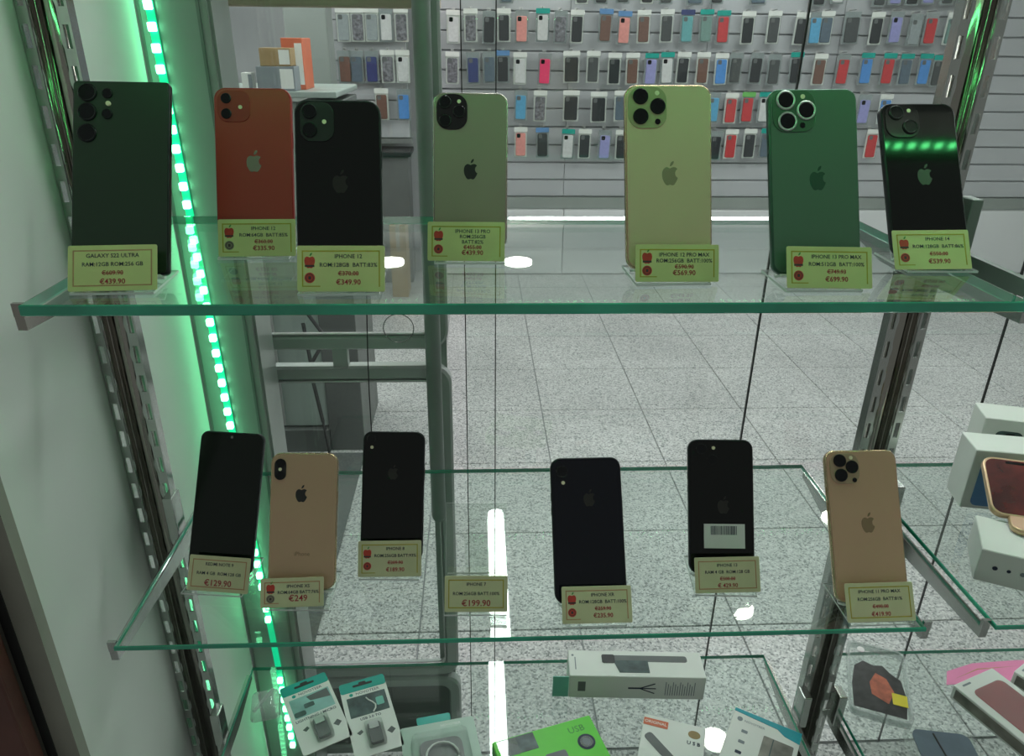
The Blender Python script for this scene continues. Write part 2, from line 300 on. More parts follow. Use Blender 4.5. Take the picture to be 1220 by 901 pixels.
tag(obj('cable', MB().path(pc, .0011, 6).mesh('cable', 'black_matte', True)), 'thin black cable hanging down behind the black phone and gate crossbar', 'cable')
# frameless glass partition panes, dark seams between them
pg = struct('window_1', MB().quadbox(-.05, 1.75, 1.2195, 1.2265, -.004, .0008).mesh('window_1', 'backing_grey'))
for a, b in ((-.022, .0295), (.0305, .4995), (.5005, .955), (.956, 1.70)):
    obj('pane', MB().quadbox(a, b, 1.221, 1.225, .002, 2.47, 0, ((2, 3), 1)).mesh('pane', ['pane_glass', 'pane_edge']), pg)
for x, w_ in ((-.0225, .0009), (.030, .0009), (.500, .0013), (.9555, .0010)):
    obj('seam', box(x-w_, x+w_, 1.2205, 1.2255, .002, 2.47).mesh('seam', 'pane_edge'), pg)
mat('beam_beige', (.52, .42, .30), .6, noise=(8, .08))
zb = atY(400, 9, 1.30).z
struct('trim_6', slab(.36, .05, .004, 1.28, 1.32, .003, -.235, zb+.025).mesh('trim_6', 'beam_beige'))

# ================================================================== counter unit behind the gate
cu = thing('counter_unit', 'tall grey green counter unit with dark end panel standing behind the gate', 'counter', T(-.95, 2.66, 0))
obj('front_panel', slab(.70, 1.22, .006, 0, .03, .003, .0, .72).mesh('front_panel', 'cabinet_grey'), cu)
obj('end_panel', slab(.138, 1.33, .004, -.01, .42, .003, .419, .665).mesh('end_panel', 'cabinet_dark'), cu)
obj('plinth', slab(.70, .10, .004, -.02, .03, .002, .0, .05).mesh('plinth', 'cabinet_dark'), cu)
obj('plinth_strip', box(-.35, .349, -.012, .0, .075, .085).mesh('plinth_strip', 'silver'), cu)
obj('counter_top', slab(.86, .02, .006, -.03, .44, .003, .06, 1.355).mesh('counter_top', 'cabinet_grey'), cu)
obj('rail', slab(.012, 1.2, .002, -.012, 0, .002, .175, .72).mesh('rail', 'silver'), cu); obj('rail', slab(.008, 1.2, .002, -.012, 0, .002, -.07, .72).mesh('rail', 'pillar_grey'), cu)
def bxs(label, name, x0, x1, y0, y1, z0, z1, m, cat='box', lid=None):
    t = thing(name, label, cat, T((x0+x1)/2, (y0+y1)/2, z0)); w, d, h = x1-x0, y1-y0, z1-z0
    obj('carton', slab(w, h, .003, -d/2, d/2, .002, 0, h/2).mesh('carton', m), t)
    obj('side_label', box(w*.12, w*.46, -d/2-.0006, -d/2, h*.1, h*.9).mesh('side_label', lid or 'white_card'), t)
bxs('orange red carton with pale spine standing on the counter unit', 'carton_box', -.645, -.575, 2.72, 2.86, 1.365, 1.525, 'orange_red')
bxs('flat brown carton lying on the grey box on the counter unit', 'carton_box', -.70, -.60, 2.645, 2.715, 1.4405, 1.495, 'cardboard')
bxs('wide grey box on the counter unit under the brown carton', 'carton_box', -.715, -.592, 2.64, 2.72, 1.365, 1.44, 'grey_box')
bxs('small white box on the counter unit beside the wide grey box', 'carton_box', -.77, -.735, 2.66, 2.70, 1.365, 1.42, 'box_white', lid='grey_box')
tri = thing('tripod', 'dark folding tripod leaning before the grey green counter panel', 'tripod', T(-.60, 2.45, .006))
for p, q in (((365, 372), (390, 405)), ((361, 385), (371, 436)), ((383, 412), (369, 437)), ((373, 455), (385, 503))):
    a = atY(*p, 2.56); b = atY(*q, 2.50); o0 = Vector((-.60, 2.45, .006)); obj('leg', MB().tube(a-o0, b-o0, .007, 8).mesh('leg', 'black_matte'), tri)
obj('foot_rod', MB().tube(atY(385, 503, 2.50)-Vector((-.60, 2.45, .006)), (.03, .05, 0), .005, 8).mesh('foot_rod', 'black_matte'), tri)

# ================================================================== UPRIGHTS, BRACKETS, GLASS SHELVES
SZ = [CAM_H-.206, CAM_H-.58, CAM_H-.96]; SX0, SX1, SY0, SY1 = -.382, .487, .603, .945; PY = .83
PITCH_S = .038
def upright(cx, label):
    t = thing('slotted_upright', label, 'upright', T(cx, PY, 0), 'slotted chrome uprights'); HW = .025; z0, z1 = 0, 2.3
    ch = MB(); n = 9
    prof = [(-.0135, .0005), (-.0135, .013)] + [(-.0125+.025*k/n, .015-.006*math.sin(math.pi*k/n)) for k in range(n+1)] + [(.0135, .013), (.0135, .0005), (.0147, .0005), (.0147, .0165), (-.0147, .0165), (-.0147, .0005)]
    ch.loft([[(x, y, z) for x, y in prof] for z in (z0, z1)]); obj('channel', ch.mesh('channel', 'chrome', True), t)
    fl = MB()
    for s in (-1, 1):
        a, b = sorted((s*.0137, s*HW)); m0, m1 = (a+b)/2-.0030, (a+b)/2+.0030
        fl.quadbox(a, m0, -.001, .0012, z0, z1).quadbox(m1, b, -.001, .0012, z0, z1)
        fl.quadbox(min(s*HW, s*(HW-.0014)), max(s*HW, s*(HW-.0014)), .0012, .014, z0, z1)
        z = .3
        fl.quadbox(m0, m1, -.001, .0012, z0, z)
        while z < 2.2:
            fl.quadbox(m0, m1, -.001, .0012, z+.022, z+PITCH_S); z += PITCH_S
    obj('slotted_face', fl.mesh('slotted_face', 'chrome_bright'), t)
    for s in (-1, 1):                          # scalloped lip pressed along each side of the channel
        pts = [(s*.0138, .3)]; z = .3
        while z < 2.2:
            pts += [(s*.0132, z), (s*.0122, z+.004), (s*.0116, z+.010), (s*.0122, z+.016), (s*.0132, z+.020)]; z += PITCH_S
        pts.append((s*.0138, z)); lip = MB(); n = len(pts)
        for k in range(1, n-2):
            (xa, za), (xb, zb_) = pts[k], pts[k+1]
            for yy in (.0002, .0012): lip.v += [(xa, yy, za), (xb, yy, zb_), (s*.0138, yy, zb_), (s*.0138, yy, za)]
            b0 = len(lip.v)-8; lip.f += [(b0, b0+1, b0+2, b0+3), (b0+4, b0+5, b0+6, b0+7), (b0, b0+1, b0+5, b0+4)]; lip.mi += [0, 0, 0]
        me = lip.mesh('scalloped_lip', 'chrome_bright'); import bmesh as _b; bb = _b.new(); bb.from_mesh(me); _b.ops.remove_doubles(bb, verts=bb.verts, dist=1e-6); _b.ops.recalc_face_normals(bb, faces=bb.faces); bb.to_mesh(me); bb.free()
        obj('scalloped_lip', me, t)
    return t
XL, XR = -.424, .5245
upright(XL, 'slotted chrome upright beside the white side wall'); upright(XR, 'slotted chrome upright between the two shelf bays')
def bracket(x, z, label, y0=.61, y1=.94, s=1, clip=True, m='chrome_bright'):
    t = thing('shelf_bracket', label, 'bracket', T(x, PY, z), 'chrome shelf brackets')
    pr = [(y0-PY, -.014), (y0-PY, -.002), (y1-PY, -.002), (y1-PY, -.010), (.03, -.026), (-.02, -.026)]
    obj('arm', MB().loft([[(xx, y, zz) for y, zz in pr] for xx in (-.004, .004)]).mesh('arm', m), t)
    if clip: obj('clip', slab(.013, .062, .002, -.026, -.001, .0015, -s*.006, .028).mesh('clip', m), t)
    obj('lip', box(-.0045, .0045, y0-PY, y0-PY+.004, -.002, .010).mesh('lip', m), t)
sn = ['upper', 'middle', 'lowest']
for z, nme in zip(SZ, sn):
    bracket(SX0-.0047-.001, z-.011, 'chrome bracket on the upright by the white wall under the %s glass shelf' % nme, clip=nme != 'upper', m='chrome' if nme == 'upper' else 'chrome_bright')
    bracket(SX1+.0057, z-.009, 'chrome bracket between the bays under the right end of the %s glass shelf' % nme, s=-1, clip=nme != 'upper')
def shelf(x0, x1, z, label, y0=SY0, y1=SY1, th=.0065):
    t = thing('glass_shelf', label, 'shelf', T((x0+x1)/2, (y0+y1)/2, z), 'green edged glass shelves'); w, d = (x1-x0)/2, (y1-y0)/2; c = .001; mb = MB()
    R = lambda i, zz: [(x, y, zz) for x, y in ((w-i, d-i), (-w+i, d-i), (-w+i, -d+i), (w-i, -d+i))]
    mb.loft([R(c, -th), R(0, -th+c), R(0, -c), R(c, 0)], 1, 0); obj('sheet', mb.mesh('sheet', ['shelf_glass', 'glass_edge']), t)
shelf(SX0, SX1, SZ[0], 'upper glass shelf with seven leaning phones and tags', th=.010); shelf(SX0, SX1, SZ[1], 'middle glass shelf with six leaning phones and an empty stand')
shelf(SX0, SX1, SZ[2], 'lowest glass shelf holding cable packs and the selfie stick box', th=.007)
shelf(.5655, 1.35, SZ[1], 'glass shelf of the right bay carrying white phone boxes'); shelf(.5655, 1.35, SZ[2], 'low glass shelf of the right bay carrying phone cases', th=.007)
bracket(.5600, SZ[1]-.009, 'chrome bracket under the shelf with white phone boxes'); bracket(.5600, SZ[2]-.009, 'chrome bracket under the right bay shelf with phone cases')
bracket(.5600, SZ[0]-.009, 'dark empty shelf bracket on the upright beside the upper shelf', m='frame_dark')

# ================================================================== PHONES, STANDS, TAGS
APPLE = [(0, .60), (.10, .655), (.22, .68), (.34, .66), (.43, .59), (.45, .555), (.37, .49), (.325, .40), (.31, .30), (.335, .18), (.40, .09), (.475, .045), (.43, -.09), (.35, -.23), (.27, -.34), (.19, -.395), (.10, -.385), (0, -.35), (-.10, -.385), (-.19, -.395), (-.28, -.33), (-.38, -.18), (-.455, 0), (-.485, .20), (-.47, .40), (-.40, .56), (-.29, .655), (-.18, .68), (-.08, .64)]
FRUIT = [(0, .60), (.12, .66), (.30, .68), (.44, .56), (.49, .36), (.48, .15), (.42, -.08), (.32, -.28), (.17, -.39), (0, -.35), (-.17, -.39), (-.32, -.28), (-.42, -.08), (-.48, .15), (-.49, .36), (-.44, .56), (-.30, .68), (-.12, .66)]
LEAF = [(0, .73), (.015, .84), (.07, .95), (.16, 1.02), (.23, 1.03), (.225, .93), (.17, .82), (.09, .75)]
def logo(parent, x, z, s, m, y=-.0002):
    mb = MB()
    for P in (APPLE, LEAF): ext_y([(x+px*s, z+(pz-.3)*s) for px, pz in P], y-.00012, y+.0001, mb)
    obj('emblem', mb.mesh('emblem', m), parent)
def lens(parent, x, z, r, ring='lens_black', y=-.0022, big=False, nm='camera_lens'):
    mb = MB(); n = 20; rings = []
    for rr_, yy in ((r, 0), (r, y), (r*.9, y-.0003), (r*.82, y-.0003), (r*.8, y+.0002)): rings.append([(x+rr_*math.cos(2*math.pi*k/n), yy, z-rr_*math.sin(2*math.pi*k/n)) for k in range(n)])
    o = obj(nm, mb.loft(rings).mesh(nm, ring, True), parent)
    obj('lens_glass', ext_y(circ(r*.8, 20, x, z), y+.0001, y+.0004).mesh('lens_glass', 'lens_black'), o)
def fl(parent, x, z, r): obj('flash', ext_y(circ(r, 14, x, z), -.0017, -.0001).mesh('flash', 'flash_white'), parent)
def phone_mat(key, color, rough, metal=0, coat=0, spec=None): return mat(key, color, rough, metal, coat=coat, spec=spec, noise=(12, .03))
PH = {  # name: (pose, w, h, shelf, label, corner radius, frame mat, back mat, spec)
'S': ([-.3174, .6512, .0379, .4795, .011], .0837, .1754, 0, 'dark green square-cornered phone with five separate lenses on the upper shelf'),
'red': ([-.2263, .7584, .0315, .3891, .0052], .0769, .1578, 0, 'red phone with a grey fruit emblem and two stacked lenses'),
'blk12': ([-.1219, .644, .019, .3721, .0042], .0750, .1540, 0, 'glossy black phone with cream flash next to the red phone'),
'13p': ([-.0077, .7412, -.0241, .3471, .0029], .0750, .1540, 0, 'grey graphite phone with a dark emblem and square camera block'),
'gold12': ([.1798, .6683, .0346, .3571, -.0074], .0815, .1678, 0, 'large pale gold phone with triple camera on the upper shelf'),
'green': ([.3132, .6501, .0007, .439, -.0147], .0833, .1714, 0, 'large alpine green phone with chrome ringed triple lenses'),
'blk14': ([.4594, .7159, -.0114, .576, -.006], .0790, .1640, 0, 'glossy black phone at the shelf end beside the green phone'),
'scr': ([-.3029, .7016, -.109, .5317, .0191], .0760, .1644, 1, 'phone with its dark blank screen turned to the front'),
'xs': ([-.2021, .6713, -.0434, .4932, -.0021], .0759, .1538, 1, 'rose gold phone with upright pill shaped camera and emblem'),
'se': ([-.1064, .7206, -.0384, .5145, .0045], .0747, .1535, 1, 'black phone with single corner camera beside the empty stand'),
'blue': ([.123, .6392, .0163, .6131, -.0013], .0809, .1613, 1, 'dark blue black phone with a faint emblem on the middle shelf'),
'blk13': ([.2833, .6836, -.0642, .5064, -.0112], .0767, .1574, 1, 'black phone with a white barcode sticker on its lower back'),
'11pm': ([.4385, .6311, .0134, .5737, .0], .0835, .1695, 1, 'large gold phone with triple camera at the end of the middle shelf'),
}
phone_mat('back_S', (.012, .035, .018), .28, coat=.2); phone_mat('back_red', (.44, .05, .035), .30); phone_mat('back_blk', (.005, .006, .006), .07, spec=.35); phone_mat('back_graphite', (.37, .30, .245), .38, .1); phone_mat('back_gold', (.74, .57, .38), .36, .1); phone_mat('back_green', (.10, .18, .13), .32, .1); phone_mat('back_rose', (.60, .38, .25), .24); phone_mat('back_navy', (.005, .006, .013), .10, spec=.35); phone_mat('back_11', (.64, .39, .26), .40, .05); phone_mat('back_screen', (.004, .009, .006), .12, spec=.35); phone_mat('frame_steel', (.45, .42, .36), .25, 1); phone_mat('frame_blk', (.02, .022, .024), .3, .6); phone_mat('frame_gold', (.60, .45, .28), .25, 1); phone_mat('frame_red', (.35, .03, .03), .35, .6); phone_mat('frame_green', (.06, .13, .09), .3, .8); phone_mat('emblem_dim', (.085, .085, .075), .4); phone_mat('emblem_dark', (.03, .03, .03), .3, .3); phone_mat('emblem_grey', (.30, .28, .22), .25, .5); phone_mat('emblem_green', (.035, .11, .065), .25, .3); phone_mat('emblem_gold', (.36, .34, .20), .25, .4); phone_mat('emblem_blk', (.035, .033, .03), .2, .4); phone_mat('emblem_brown', (.33, .22, .13), .25, .3); phone_mat('bump_red', (.36, .045, .03), .2); phone_mat('bump_gold', (.42, .40, .22), .15); phone_mat('bump_green', (.06, .15, .085), .15); phone_mat('bump_11', (.44, .31, .2), .3)
LOOK = {  # frame, back, corner r, emblem(mat,u,v,s), bump(mat,u0,u1,v0,v1,r), lenses[(u,v,r)], ring, flash(u,v), extra
'S': ('frame_blk', 'back_S', .004, None, None, [(.154, .064, .1), (.154, .165, .1), (.154, .275, .1), (.36, .068, .055), (.36, .175, .055)], 'lens_black', (.372, .121)),
'red': ('frame_red', 'back_red', .0115, ('emblem_grey', .5, .47, .20), ('bump_red', .05, .47, .02, .22, .010), [(.165, .073, .067), (.165, .17, .067)], 'lens_black', (.345, .127)),
'blk12': ('frame_blk', 'back_blk', .0115, ('emblem_blk', .52, .46, .19), ('black_matte', .07, .46, .015, .235, .010), [(.18, .068, .085), (.18, .172, .085)], 'lens_black', (.35, .125)),
'13p': ('frame_steel', 'back_graphite', .0105, ('emblem_dark', .505, .49, .19), ('black_gloss', .05, .46, .012, .238, .012), [(.165, .066, .085), (.165, .183, .085), (.35, .124, .085)], 'black_gloss', (.35, .06)),
'gold12': ('frame_gold', 'back_gold', .011, ('emblem_gold', .51, .48, .19), ('bump_gold', .035, .475, .012, .235, .012), [(.175, .065, .088), (.175, .172, .088), (.372, .118, .088)], 'lens_black', (.365, .047)),
'green': ('frame_green', 'back_green', .0105, ('emblem_green', .53, .486, .19), ('bump_green', .04, .52, .01, .235, .012), [(.185, .065, .108), (.2, .179, .108), (.413, .12, .108)], 'silver', (.38, .045)),
'blk14': ('frame_blk', 'back_blk', .0115, ('emblem_dim', .51, .48, .20), ('black_gloss', .05, .50, .012, .235, .012), [(.2, .07, .1), (.37, .165, .1)], 'black_gloss', (.37, .055)),
'scr': ('frame_blk', 'back_screen', .009, None, None, [], None, None),
'xs': ('frame_gold', 'back_rose', .0115, ('emblem_dark', .47, .30, .18), ('black_gloss', .06, .235, .044, .20, .0065), [(.147, .075, .065), (.147, .168, .065)], 'lens_black', (.147, .121)),
'se': ('frame_blk', 'back_blk', .0105, ('emblem_blk', .5, .32, .17), None, [(.14, .06, .075)], 'black_gloss', (.15, .125)),
'blue': ('frame_blk', 'back_navy', .0115, ('emblem_blk', .53, .285, .17), None, [(.16, .095, .085)], 'black_gloss', (.17, .175)),
'blk13': ('frame_blk', 'back_blk', .0115, ('emblem_blk', .53, .49, .19), None, [(.2, .07, .085), (.37, .15, .085)], 'black_gloss', (.385, .064)),
'11pm': ('frame_gold', 'back_11', .0115, ('emblem_brown', .52, .485, .19), ('bump_11', .05, .46, .02, .225, .012), [(.19, .069, .088), (.195, .166, .088), (.355, .112, .088)], 'lens_black', (.35, .05)),
}
DROP = [.206, .58]
for key, (po, w, h, sh, label) in PH.items():
    fr, bk, r, em, bp, ls, ring, fla = LOOK[key]
    Zb = CAM_H-DROP[sh]+.012
    t = thing('smartphone', label, 'phone', pose(po[0], po[1], Zb, *po[2:]), 'phones on the %s glass shelf' % sn[sh])
    obj('body', slab(w, h, r, 0, .0082, .0014, 0, h/2).mesh('body', fr, True), t)
    bk_o = obj('screen' if key == 'scr' else 'back_cover', slab(w-.003, h-.003, r-.001, -.0003, .0004, .0002, 0, h/2).mesh('back_cover', bk), t)
    U = lambda u: (u-.5)*w
    V = lambda v: h*(1-v)
    y0 = 0
    if bp:
        m, u0, u1, v0, v1, br = bp
        obj('camera_bump', slab((u1-u0)*w, (v1-v0)*h, br, -.0013, .0002, .0004, U((u0+u1)/2), V((v0+v1)/2)).mesh('camera_bump', m), t)
    for u, v, q in ls: lens(t, U(u), V(v), q*w, ring, -.0024 if bp else -.0014)
    if key == 'gold12' or key == 'green' or key == '11pm': lens(t, U(.37 if key != '11pm' else .38), V(.2), .032*w, 'lens_black', -.0016, nm='depth_sensor')
    if fla: fl(t, U(fla[0]), V(fla[1]), .026*w)
    if em: logo(t, U(em[1]), V(em[2]), em[3]*w, em[0], -.0003)
    if key == 'scr':
        obj('front_camera', ext_y(circ(.0016, 14, 0, h-.006), -.0006, -.0002).mesh('front_camera', 'grey_metal'), t)
    else:
        obj('side_button', box(w/2-.0002, w/2+.0005, .003, .0052, h*.62, h*.72).mesh('side_button', fr), t)
        for q in (.70, .60): obj('volume_button', box(-w/2-.0005, -w/2+.0002, .003, .0052, h*q, h*(q+.055)).mesh('volume_button', fr), t)
    if key == 'xs': place('lettering', text_mesh('iPhone', .0065, 'emblem_brown'), t, 0, -.0004, h*.26)
    if key == 'blk13':
        st = obj('barcode_sticker', box(-.021, .027, -.0006, -.0003, h*.19, h*.37).mesh('barcode_sticker', 'white_card'), t)
        x = -.013; bm_ = MB()
        while x < .018:
            bw = random.choice((.0004, .0007, .001)); bm_.quadbox(x, x+bw, -.0007, -.0006, h*.29, h*.355); x += bw+random.choice((.0005, .0008))
        obj('barcode', bm_.mesh('barcode', 'ink_dark'), st)
    # acrylic easel under the phone
STANDS = [(k, v[0], v[1], v[3], v[2]) for k, v in PH.items()] + [('empty', [-.0051, .662, -.0241, .50, 0], .0735, 1, .15)]
TAGS = {
'S': ([-.3168, .6325, .0226, .4995, -.0132], .0753, .0403), 'red': ([-.2223, .7443, .0186, .4091, -.0032], .0769, .0374), 'blk12': ([-.1196, .6284, -.0562, .3921, -.0142], .0767, .0400), '13p': ([-.0119, .7264, -.1021, .3671, -.016], .0775, .0387),
'gold12': ([.1842, .6550, .0446, .3771, .0155], .0790, .0342), 'green': ([.3192, .6340, .05, .459, .0266], .0809, .0380), 'blk14': ([.4508, .6944, -.0648, .596, -.0279], .0758, .0407), 'scr': ([-.2998, .6818, -.1383, .5517, -.0004], .0723, .0398),
'xs': ([-.2091, .6542, .049, .5132, .0186], .0690, .0321), 'se': ([-.1066, .7024, -.013, .5345, -.004], .0743, .0417), 'empty': ([-.0051, .6401, -.0241, .5, .0023], .0698, .0395), 'blue': ([.127, .6184, .0117, .6331, .0056], .0768, .0392), 'blk13': ([.2847, .6626, -.003, .5264, -.0047], .0760, .0404), '11pm': ([.4396, .6109, .0031, .5937, -.0073], .0770, .0416)}
NEAR = {'S': 'dark green square-cornered phone', 'red': 'red phone', 'blk12': 'black phone next to the red phone', '13p': 'grey phone with dark emblem', 'gold12': 'pale gold triple camera phone', 'green': 'alpine green phone', 'blk14': 'black phone next to the green phone', 'scr': 'phone showing its dark screen', 'xs': 'rose gold phone', 'se': 'single camera black phone', 'empty': 'price tag alone', 'blue': 'dark blue black phone', 'blk13': 'barcoded black phone', '11pm': 'large gold phone at the shelf end'}
for key, po, w, sh, h in STANDS:
    X, Y, yaw, lean, _ = po; sz = CAM_H-DROP[sh]
    lab = 'clear acrylic easel stand holding the %s' % NEAR[key] if key != 'empty' else 'empty clear acrylic easel stand with only a price tag'
    t = thing('acrylic_stand', lab, 'stand', T(X, Y, sz) @ Rz(yaw), 'acrylic phone stands'); hw = min(w, .0745)/2-.002
    yt = TAGS[key][0][1]-Y-.004
    E = ((0, 1), 1)
    mk = lambda b: b.mesh('plate', ['acrylic', 'acrylic_edge'])
    c, s = math.cos(lean), math.sin(lean)
    obj('base_plate', mk(MB().quadbox(-hw, hw, yt, .045, .0004, .0026, 0, E)), t)
    hp = h*.62 if key != 'empty' else .098
    y1 = .0112; bpM = MB().quadbox(-hw, hw, y1, y1+.0022, -.002, hp, 0, ((2, 3), 1)); bpM.xf(T(0, 0, .0125) @ Matrix.Rotation(-lean, 4, 'X')); obj('back_plate', mk(bpM), t)
    lg = MB().quadbox(-hw, hw, -.001, y1, -.0028, -.0006, 0, ((0, 1), 1)); lg.xf(T(0, 0, .0122) @ Matrix.Rotation(-lean, 4, 'X')); obj('ledge', mk(lg), t)
    zt = .0125 + hp*.55*c; ytop = hp*.55*s + .0132
    obj('rear_strut', mk(MB().loft([[(x, y, z) for y, z in ((ytop+.0005, zt), (ytop+.003, zt), (.047, .0026), (.0445, .0026))] for x in (-hw*.4, hw*.4)])), t)
LINES = {
'S': (['GALAXY S22 ULTRA', 'RAM:12GB ROM:256 GB'], '€609.90', '€439.90', 0), 'red': (['IPHONE 12', 'ROM:64GB  BATT:85%'], '€360.00', '€335.90', 2), 'blk12': (['IPHONE 12', 'ROM:128GB  BATT:83%'], '€370.00', '€349.90', 1), '13p': (['IPHONE 13 PRO', 'ROM:256GB', 'BATT:82%'], '€455.00', '€439.90', 1),
'gold12': (['IPHONE 12 PRO MAX', 'ROM:256GB  BATT:100%'], '€590.90', '€569.90', 1), 'green': (['IPHONE 13 PRO MAX', 'ROM:512GB  BATT:100%'], '€749.93', '€699.90', 1), 'blk14': (['IPHONE 14', 'ROM:128GB  BATT:86%'], '€550.00', '€539.90', 1), 'scr': (['REDMI NOTE 9', 'RAM 4 GB  ROM:128 GB'], None, '€129.90', 0),
'xs': (['IPHONE XS', 'ROM:64GB BATT:76%'], None, '€249', 2), 'se': (['IPHONE 8', 'ROM:256GB BATT:93%'], '€209.90', '€189.90', 1), 'empty': (['IPHONE 7', 'ROM:256GB BATT:100%'], None, '€199.90', 0), 'blue': (['IPHONE XR', 'ROM:128GB  BATT:100%'], '€259.90', '€235.90', 1), 'blk13': (['IPHONE 13', 'RAM 4 GB  ROM:128 GB'], '€500.00', '€ 429.90', 0), '11pm': (['IPHONE 11 PRO MAX', 'ROM:256GB  BATT:81%'], '€490.00', '€419.90', 0)}
for key, (po, w, h) in TAGS.items():
    sh = 0 if key in ('S', 'red', 'blk12', '13p', 'gold12', 'green', 'blk14') else 1
    ln, old, new, ic = LINES[key]
    t = thing('price_tag', ('yellow' if sh == 0 else 'cream') + ' price tag reading %s below the %s' % (new.replace('€ ', '€'), NEAR[key]) if key != 'empty' else 'cream price tag reading €199.90 on the empty stand', 'price tag', pose(po[0], po[1]-.0006, CAM_H-DROP[sh]+.0031, *po[2:]), 'price tags on the %s shelf' % sn[sh])
    obj('card', slab(w, h, .0015, -.0004, .0004, .0002, 0, h/2, 2).mesh('card', 'card_yellow' if sh == 0 else 'card_cream'), t)
    bmm = 'ink_border' if key not in ('scr', 'xs', 'blue', 'blk13', 'S') else 'ink_border_red'
    i = .0042; bw = .0011; B_ = MB(); yb = -.00052
    B_.quadbox(-w/2+i, w/2-i, yb, -.0004, h-i-bw, h-i).quadbox(-w/2+i, -w/2+i+bw, yb, -.0004, i, h-i).quadbox(w/2-i-bw, w/2-i, yb, -.0004, i, h-i)
    if ic: B_.quadbox(-w/2+i, -w/2+i+.016, yb, -.0004, i, i+bw*.8)
    else: B_.quadbox(-w/2+i, w/2-i, yb, -.0004, i, i+bw)
    obj('border', B_.mesh('border', bmm), t)
    cx = .0065 if ic else 0; avail = w-2*i-(.016 if ic else .004)
    n = len(ln)+(1 if old else 0); big = .0095 if not old else .0064
    z = h-i-.0052; gap = (h-2*i-.006-big*.5)/max(n, 1)
    for q, s_ in enumerate(ln):
        me = text_mesh(s_, .0050, 'ink_dark', bold=.00005); wd = max(v.co.x for v in me.vertices)-min(v.co.x for v in me.vertices)
        o = place('text_line', me, t, cx, -.0005, z); k = min(1, avail/wd); o.scale = (k, 1, 1); z -= gap if n > 1 else .008
    if old:
        me = text_mesh(old, .0054, 'ink_red', bold=.00008); o = place('old_price', me, t, cx, -.0005, z); obj('strike_line', box(cx-.0088, cx+.0088, -.00062, -.00055, z-.0002, z+.0003).mesh('strike_line', 'ink_red'), t)
    place('price', text_mesh(new, big, 'ink_red', bold=.00012), t, cx, -.0005, i+.0012+big*.42)
    if ic:
        ix = -w/2+i+.0068; zi = h*.66; s_ = .0095
        a = obj('fruit_icon', ext_y([(ix+px*s_, zi+(pz-.25)*s_) for px, pz in FRUIT], -.00052, -.0004).mesh('fruit_icon', 'icon_red'), t)
        obj('icon_leaf', ext_y([(ix+px*s_, zi+(pz-.25)*s_) for px, pz in LEAF], -.00052, -.0004).mesh('icon_leaf', 'icon_green'), a)
        obj('icon_band', box(ix-s_*.44, ix+s_*.44, -.00058, -.00052, zi-s_*.52, zi-s_*.33).mesh('icon_band', 'icon_dark'), a)
        b = obj('round_badge', ext_y(circ(.0046, 20, ix, h*.30), -.00052, -.0004).mesh('round_badge', 'icon_red' if ic == 1 else 'icon_grey'), t)
        O = lambda rr_: [(x, -.00056, zz) for x, zz in circ(rr_, 20, ix, h*.30)]
        obj('badge_ring', MB().loft([O(.0036), O(.0029)], cap=(False, False)).mesh('badge_ring', 'icon_dark'), b)
        obj('badge_mark', box(ix-.0012, ix+.0012, -.0006, -.00054, h*.30-.0014, h*.30+.0014).mesh('badge_mark', 'icon_dark'), b)
# ================================================================== PHONE CASE PACKS ON THE SLAT WALL
CC = {'black': (.022, .026, .03), 'dark grey': (.06, .068, .07), 'white': (.62, .63, .63), 'brown': (.16, .085, .065), 'navy': (.035, .05, .17), 'salmon pink': (.75, .30, .27), 'hot pink': (.85, .04, .16), 'turquoise': (.13, .38, .40), 'sage green': (.17, .29, .26), 'red': (.52, .045, .05), 'lavender': (.30, .30, .58), 'blue': (.08, .26, .62), 'sky blue': (.10, .36, .58), 'marbled': (.17, .17, .19), 'clear grey': (.30, .34, .35), 'green': (.16, .5, .12), 'slate': (.10, .14, .18)}
for k_, c_ in CC.items(): mat('case_'+k_.replace(' ', '_'), c_, .45, noise=(60, .65 if k_ == 'marbled' else .08))
HD = {'': None, 't': 'teal', 'b': 'blue_print', 'n': 'case_navy', 'g': 'case_green', 'w': 'white_card'}
HW_ = {'': 'clear', 't': 'teal topped', 'b': 'blue topped', 'n': 'navy topped', 'g': 'green topped', 'w': 'white topped'}
